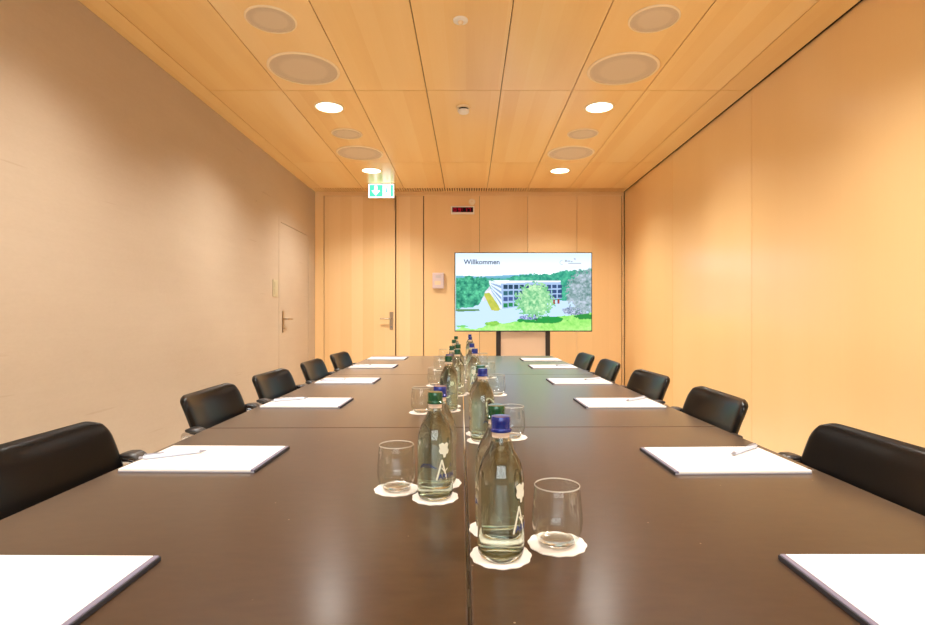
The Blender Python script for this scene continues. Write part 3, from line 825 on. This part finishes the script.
def bottle_parts(t, cap):
    bm = new_bm(); lathe(bm, OUT+INN, 48); gb = obj('glass_body', bm, 'bottle', t, smooth=True)
    bm = new_bm(); lathe(bm, WAT, 40); obj('water', bm, 'water', t, smooth=True)
    # screw cap: knurled skirt, flared tamper band
    bm = new_bm(); lathe(bm, [(.0122, .1735), (.0150, .1735), (.0156, .1750), (.0150, .1775), (.0137, .1785), (.0134, .1797), (.0141, .1815), (.0135, .1835), (.0139, .1855), (.0139, .1915), (.0130, .1945), (0, .1950), (0, .1835), (.0122, .1835)], 40)
    obj('bottle_cap', bm, cap, t, smooth=True)
    bm = new_bm(); lathe(bm, [(.01205, .1660), (.01245, .1660), (.0123, .1690), (.0123, .1730), (.01200, .1730)], 32, close=True); obj('neck_label', bm, 'necklabel', t, smooth=True)
    # print: white map-like patch, tall white letter shape and blue lettering
    pr = new_bm(); A0 = 0.
    def patch(pts, a0):
        n = len(pts); cxx = sum(p[0] for p in pts)/n; czz = sum(p[1] for p in pts)/n
        cv = pr.verts.new(on_cyl(a0, cxx, czz)); vs = [pr.verts.new(on_cyl(a0, *p)) for p in pts]
        for q in range(n): pr.faces.new((cv, vs[q], vs[(q+1) % n]))
    patch([(-.010,.104),(-.003,.107),(.001,.104),(.006,.107),(.010,.103),(.008,.097),(.011,.092),(.009,.086),(.005,.086),(.003,.080),(-.001,.080),(-.002,.086),(-.007,.087),(-.010,.092),(-.008,.097)], 0.)
    def stroke(a, b, w):
        (x0, z0), (x1, z1) = a, b; L = math.hypot(x1-x0, z1-z0); nx, nz = -(z1-z0)/L*w/2, (x1-x0)/L*w/2; n = 6; prev = None
        for q in range(n+1):
            s = q/n; x = x0+(x1-x0)*s; z = z0+(z1-z0)*s
            cur = (pr.verts.new(on_cyl(0, x+nx, z+nz)), pr.verts.new(on_cyl(0, x-nx, z-nz)))
            if prev: pr.faces.new((prev[0], prev[1], cur[1], cur[0]))
            prev = cur
    stroke((-.014, .040), (-.004, .076), .0030); stroke((-.004, .076), (.006, .040), .0030)
    stroke((-.0045, .062), (.0015, .054), .0016); stroke((.0015, .054), (.008, .060), .0016)
    pr.faces.ensure_lookup_table()
    pm = obj('printed_emblem', pr, 'print_white', t)
    bm = text_bm('ARKINA', .0125, weight=.0002)
    bmesh.ops.subdivide_edges(bm, edges=bm.edges[:], cuts=1)
    for v in bm.verts: v.co = on_cyl(0, v.co.x-.011, .042+v.co.y, R_+.0007)
    obj('printed_lettering', bm, 'print_blue', t)
BG = 'water bottles down the middle of the table'
def make_bottle(cap):
    t = thing('water_bottle', '', 'bottle', (0,0,0), 0, BG); bottle_parts(t, cap); return t
B = [ # x, y, cap, print angle (deg), label
 (.0447, .745, 'blue', -38, 'front bottle with a blue cap, largest in the photo, on a white coaster'),
 (.0430, .838, 'green', 150, 'green-capped bottle directly behind the largest blue-capped bottle'),
 (-.0628, .985, 'green', -58, 'green-capped bottle standing right of the left front glass'),
 (-.0584, 1.067, 'blue', 200, 'blue-capped bottle directly behind the left front green-capped bottle'),
 (.0370, 1.437, 'blue', 30, 'blue-capped bottle on the second right group, at the first cross joint'),
 (.0335, 1.520, 'green', 160, 'green-capped bottle hidden behind the blue cap at the first joint'),
 (-.0730, 1.900, 'green', 10, 'green-capped bottle at the front of the second left group, beyond the first cross joint'),
 (-.0735, 1.985, 'blue', 80, 'blue-capped bottle tucked behind the second left group leader'),
 (-.0500, 2.280, 'green', 120, 'green-capped bottle just right behind the second left group'),
 (-.0820, 2.570, 'green', 0, 'green-capped bottle leading the third left group'),
 (-.0560, 2.700, 'green', 90, 'green-capped bottle right behind the leader of the third left group'),
 (.0255, 2.330, 'blue', -100, 'blue-capped bottle leading the third right group'),
 (.0150, 2.800, 'blue', -20, 'blue-capped bottle of the fourth right group, left behind the third'),
 (-.0920, 3.250, 'green', 40, 'green-capped bottle second from the far end of the left row'),
 (-.0940, 3.830, 'green', 70, 'green-capped bottle at the far end of the left row'),
 (.0080, 3.730, 'blue', 70, 'blue-capped bottle second from the far end of the right row'),
 (.0070, 4.240, 'blue', 170, 'blue-capped bottle at the far end of the right row'),
]
proto = {}
n = 0
for x, y, cap, ang, lab in B:
    loc = (x, y, TZ+CT); rz = math.radians(ang)
    if cap not in proto:
        proto[cap] = make_bottle(cap); o = proto[cap]; o.location = loc; o.rotation_euler = (0, 0, rz); o['label'] = lab
    else: dup(proto[cap], loc, rz, lab)
    c_ = coaster('white paper coaster under the ' + lab.split(',')[0], x, y, cst0, n); cst0 = cst0 or c_; n += 1
def tumbler(label):
    t = thing('drinking_glass', label, 'glass', (0,0,0), 0, 'empty tumblers down the table')
    o = [(0, .0), (.021, 0), (.0235, .0015), (.0285, .006), (.0335, .014), (.0362, .024), (.0372, .034), (.0368, .046), (.0358, .060), (.0344, .074), (.0332, .0855)]
    i = [(.0328, .0862), (.0323, .0855), (.0334, .074), (.0348, .060), (.0358, .046), (.0361, .034), (.0350, .024), (.0322, .015), (.027, .0090), (.018, .0068), (0, .0062)]
    bm = new_bm(); lathe(bm, o+i, 56); obj('bowl', bm, 'thin', t, smooth=True)
    bm = new_bm(); lathe(bm, [(.0322, .0850), (.0334, .0850), (.0336, .0860), (.0331, .0868), (.0325, .0868), (.0320, .0860)], 56, close=True); obj('rim', bm, 'rim', t, smooth=True)
    bm = new_bm(); lathe(bm, [(0, .0004), (.0205, .0004), (.0228, .0018), (.0258, .0045), (.0245, .0080), (.0170, .0064), (0, .0058)], 48); obj('base', bm, 'glass', t, smooth=True)
    return t
GL = [(.130, .782, 'empty tumbler right of the front blue-capped bottle, largest glass in the photo'), (-.141, 1.030, 'empty tumbler left of the front green-capped bottle'),
      (-.167, 1.860, 'empty tumbler left of the second left group of bottles'), (.119, 1.475, 'empty tumbler behind the right front bottle, at the first cross joint'),
      (.120, 2.280, 'empty tumbler right of the third right group of bottles'), (-.166, 2.590, 'empty tumbler left of the third left group of bottles'),
      (.108, 2.930, 'empty tumbler between the second and third joints on the right'), (-.186, 3.350, 'empty tumbler second from the far end of the left row'),
      (.092, 3.620, 'empty tumbler at the far end of the right row'), (-.198, 4.080, 'empty tumbler at the far end of the left row')]
g0 = None
for x, y, lab in GL:
    if g0 is None: g0 = tumbler(lab); g0.location = (x, y, TZ+CT)
    else: dup(g0, (x, y, TZ+CT), 0, lab)
    coaster('white paper coaster under the ' + lab.split(',')[0], x, y, cst0, n); n += 1

# ================================================================ LIGHT, WORLD, CAMERA
w = bpy.data.worlds.new('daylight'); SC.world = w; w.use_nodes = True
w.node_tree.nodes['Background'].inputs['Color'].default_value = (.90, .97, 1.0, 1)
w.node_tree.nodes['Background'].inputs['Strength'].default_value = 4.5
L = bpy.data.lights.new('window_portal', 'AREA'); L.shape = 'RECTANGLE'; L.size = W1-W0; L.size_y = Z1-Z0; L.cycles.is_portal = True
lo = bpy.data.objects.new('window_portal', L); COL.objects.link(lo); lo.location = (0, YF-.16, (Z0+Z1)/2); lo.rotation_euler = (PI/2, 0, 0)

cam = bpy.data.cameras.new('camera'); co_ = bpy.data.objects.new('camera', cam); COL.objects.link(co_)
co_.location = (0, 0, EYE); co_.rotation_euler = (PI/2, 0, 0)
cam.sensor_width = 36; cam.lens = FPX/925*36; cam.clip_start = .02
cam.shift_x = -(469-462.5)/925; cam.shift_y = (317-312.5)/925
SC.camera = co_
SC.view_settings.view_transform = 'Standard'; SC.view_settings.look = 'None'; SC.view_settings.gamma = 1.0
SC.view_settings.use_curve_mapping = False; SC.view_settings.exposure = 0.2
cy = SC.cycles
cy.max_bounces = 16; cy.diffuse_bounces = 6; cy.glossy_bounces = 6; cy.transmission_bounces = 14; cy.transparent_max_bounces = 12
cy.sample_clamp_indirect = 6.0; cy.use_denoising = True
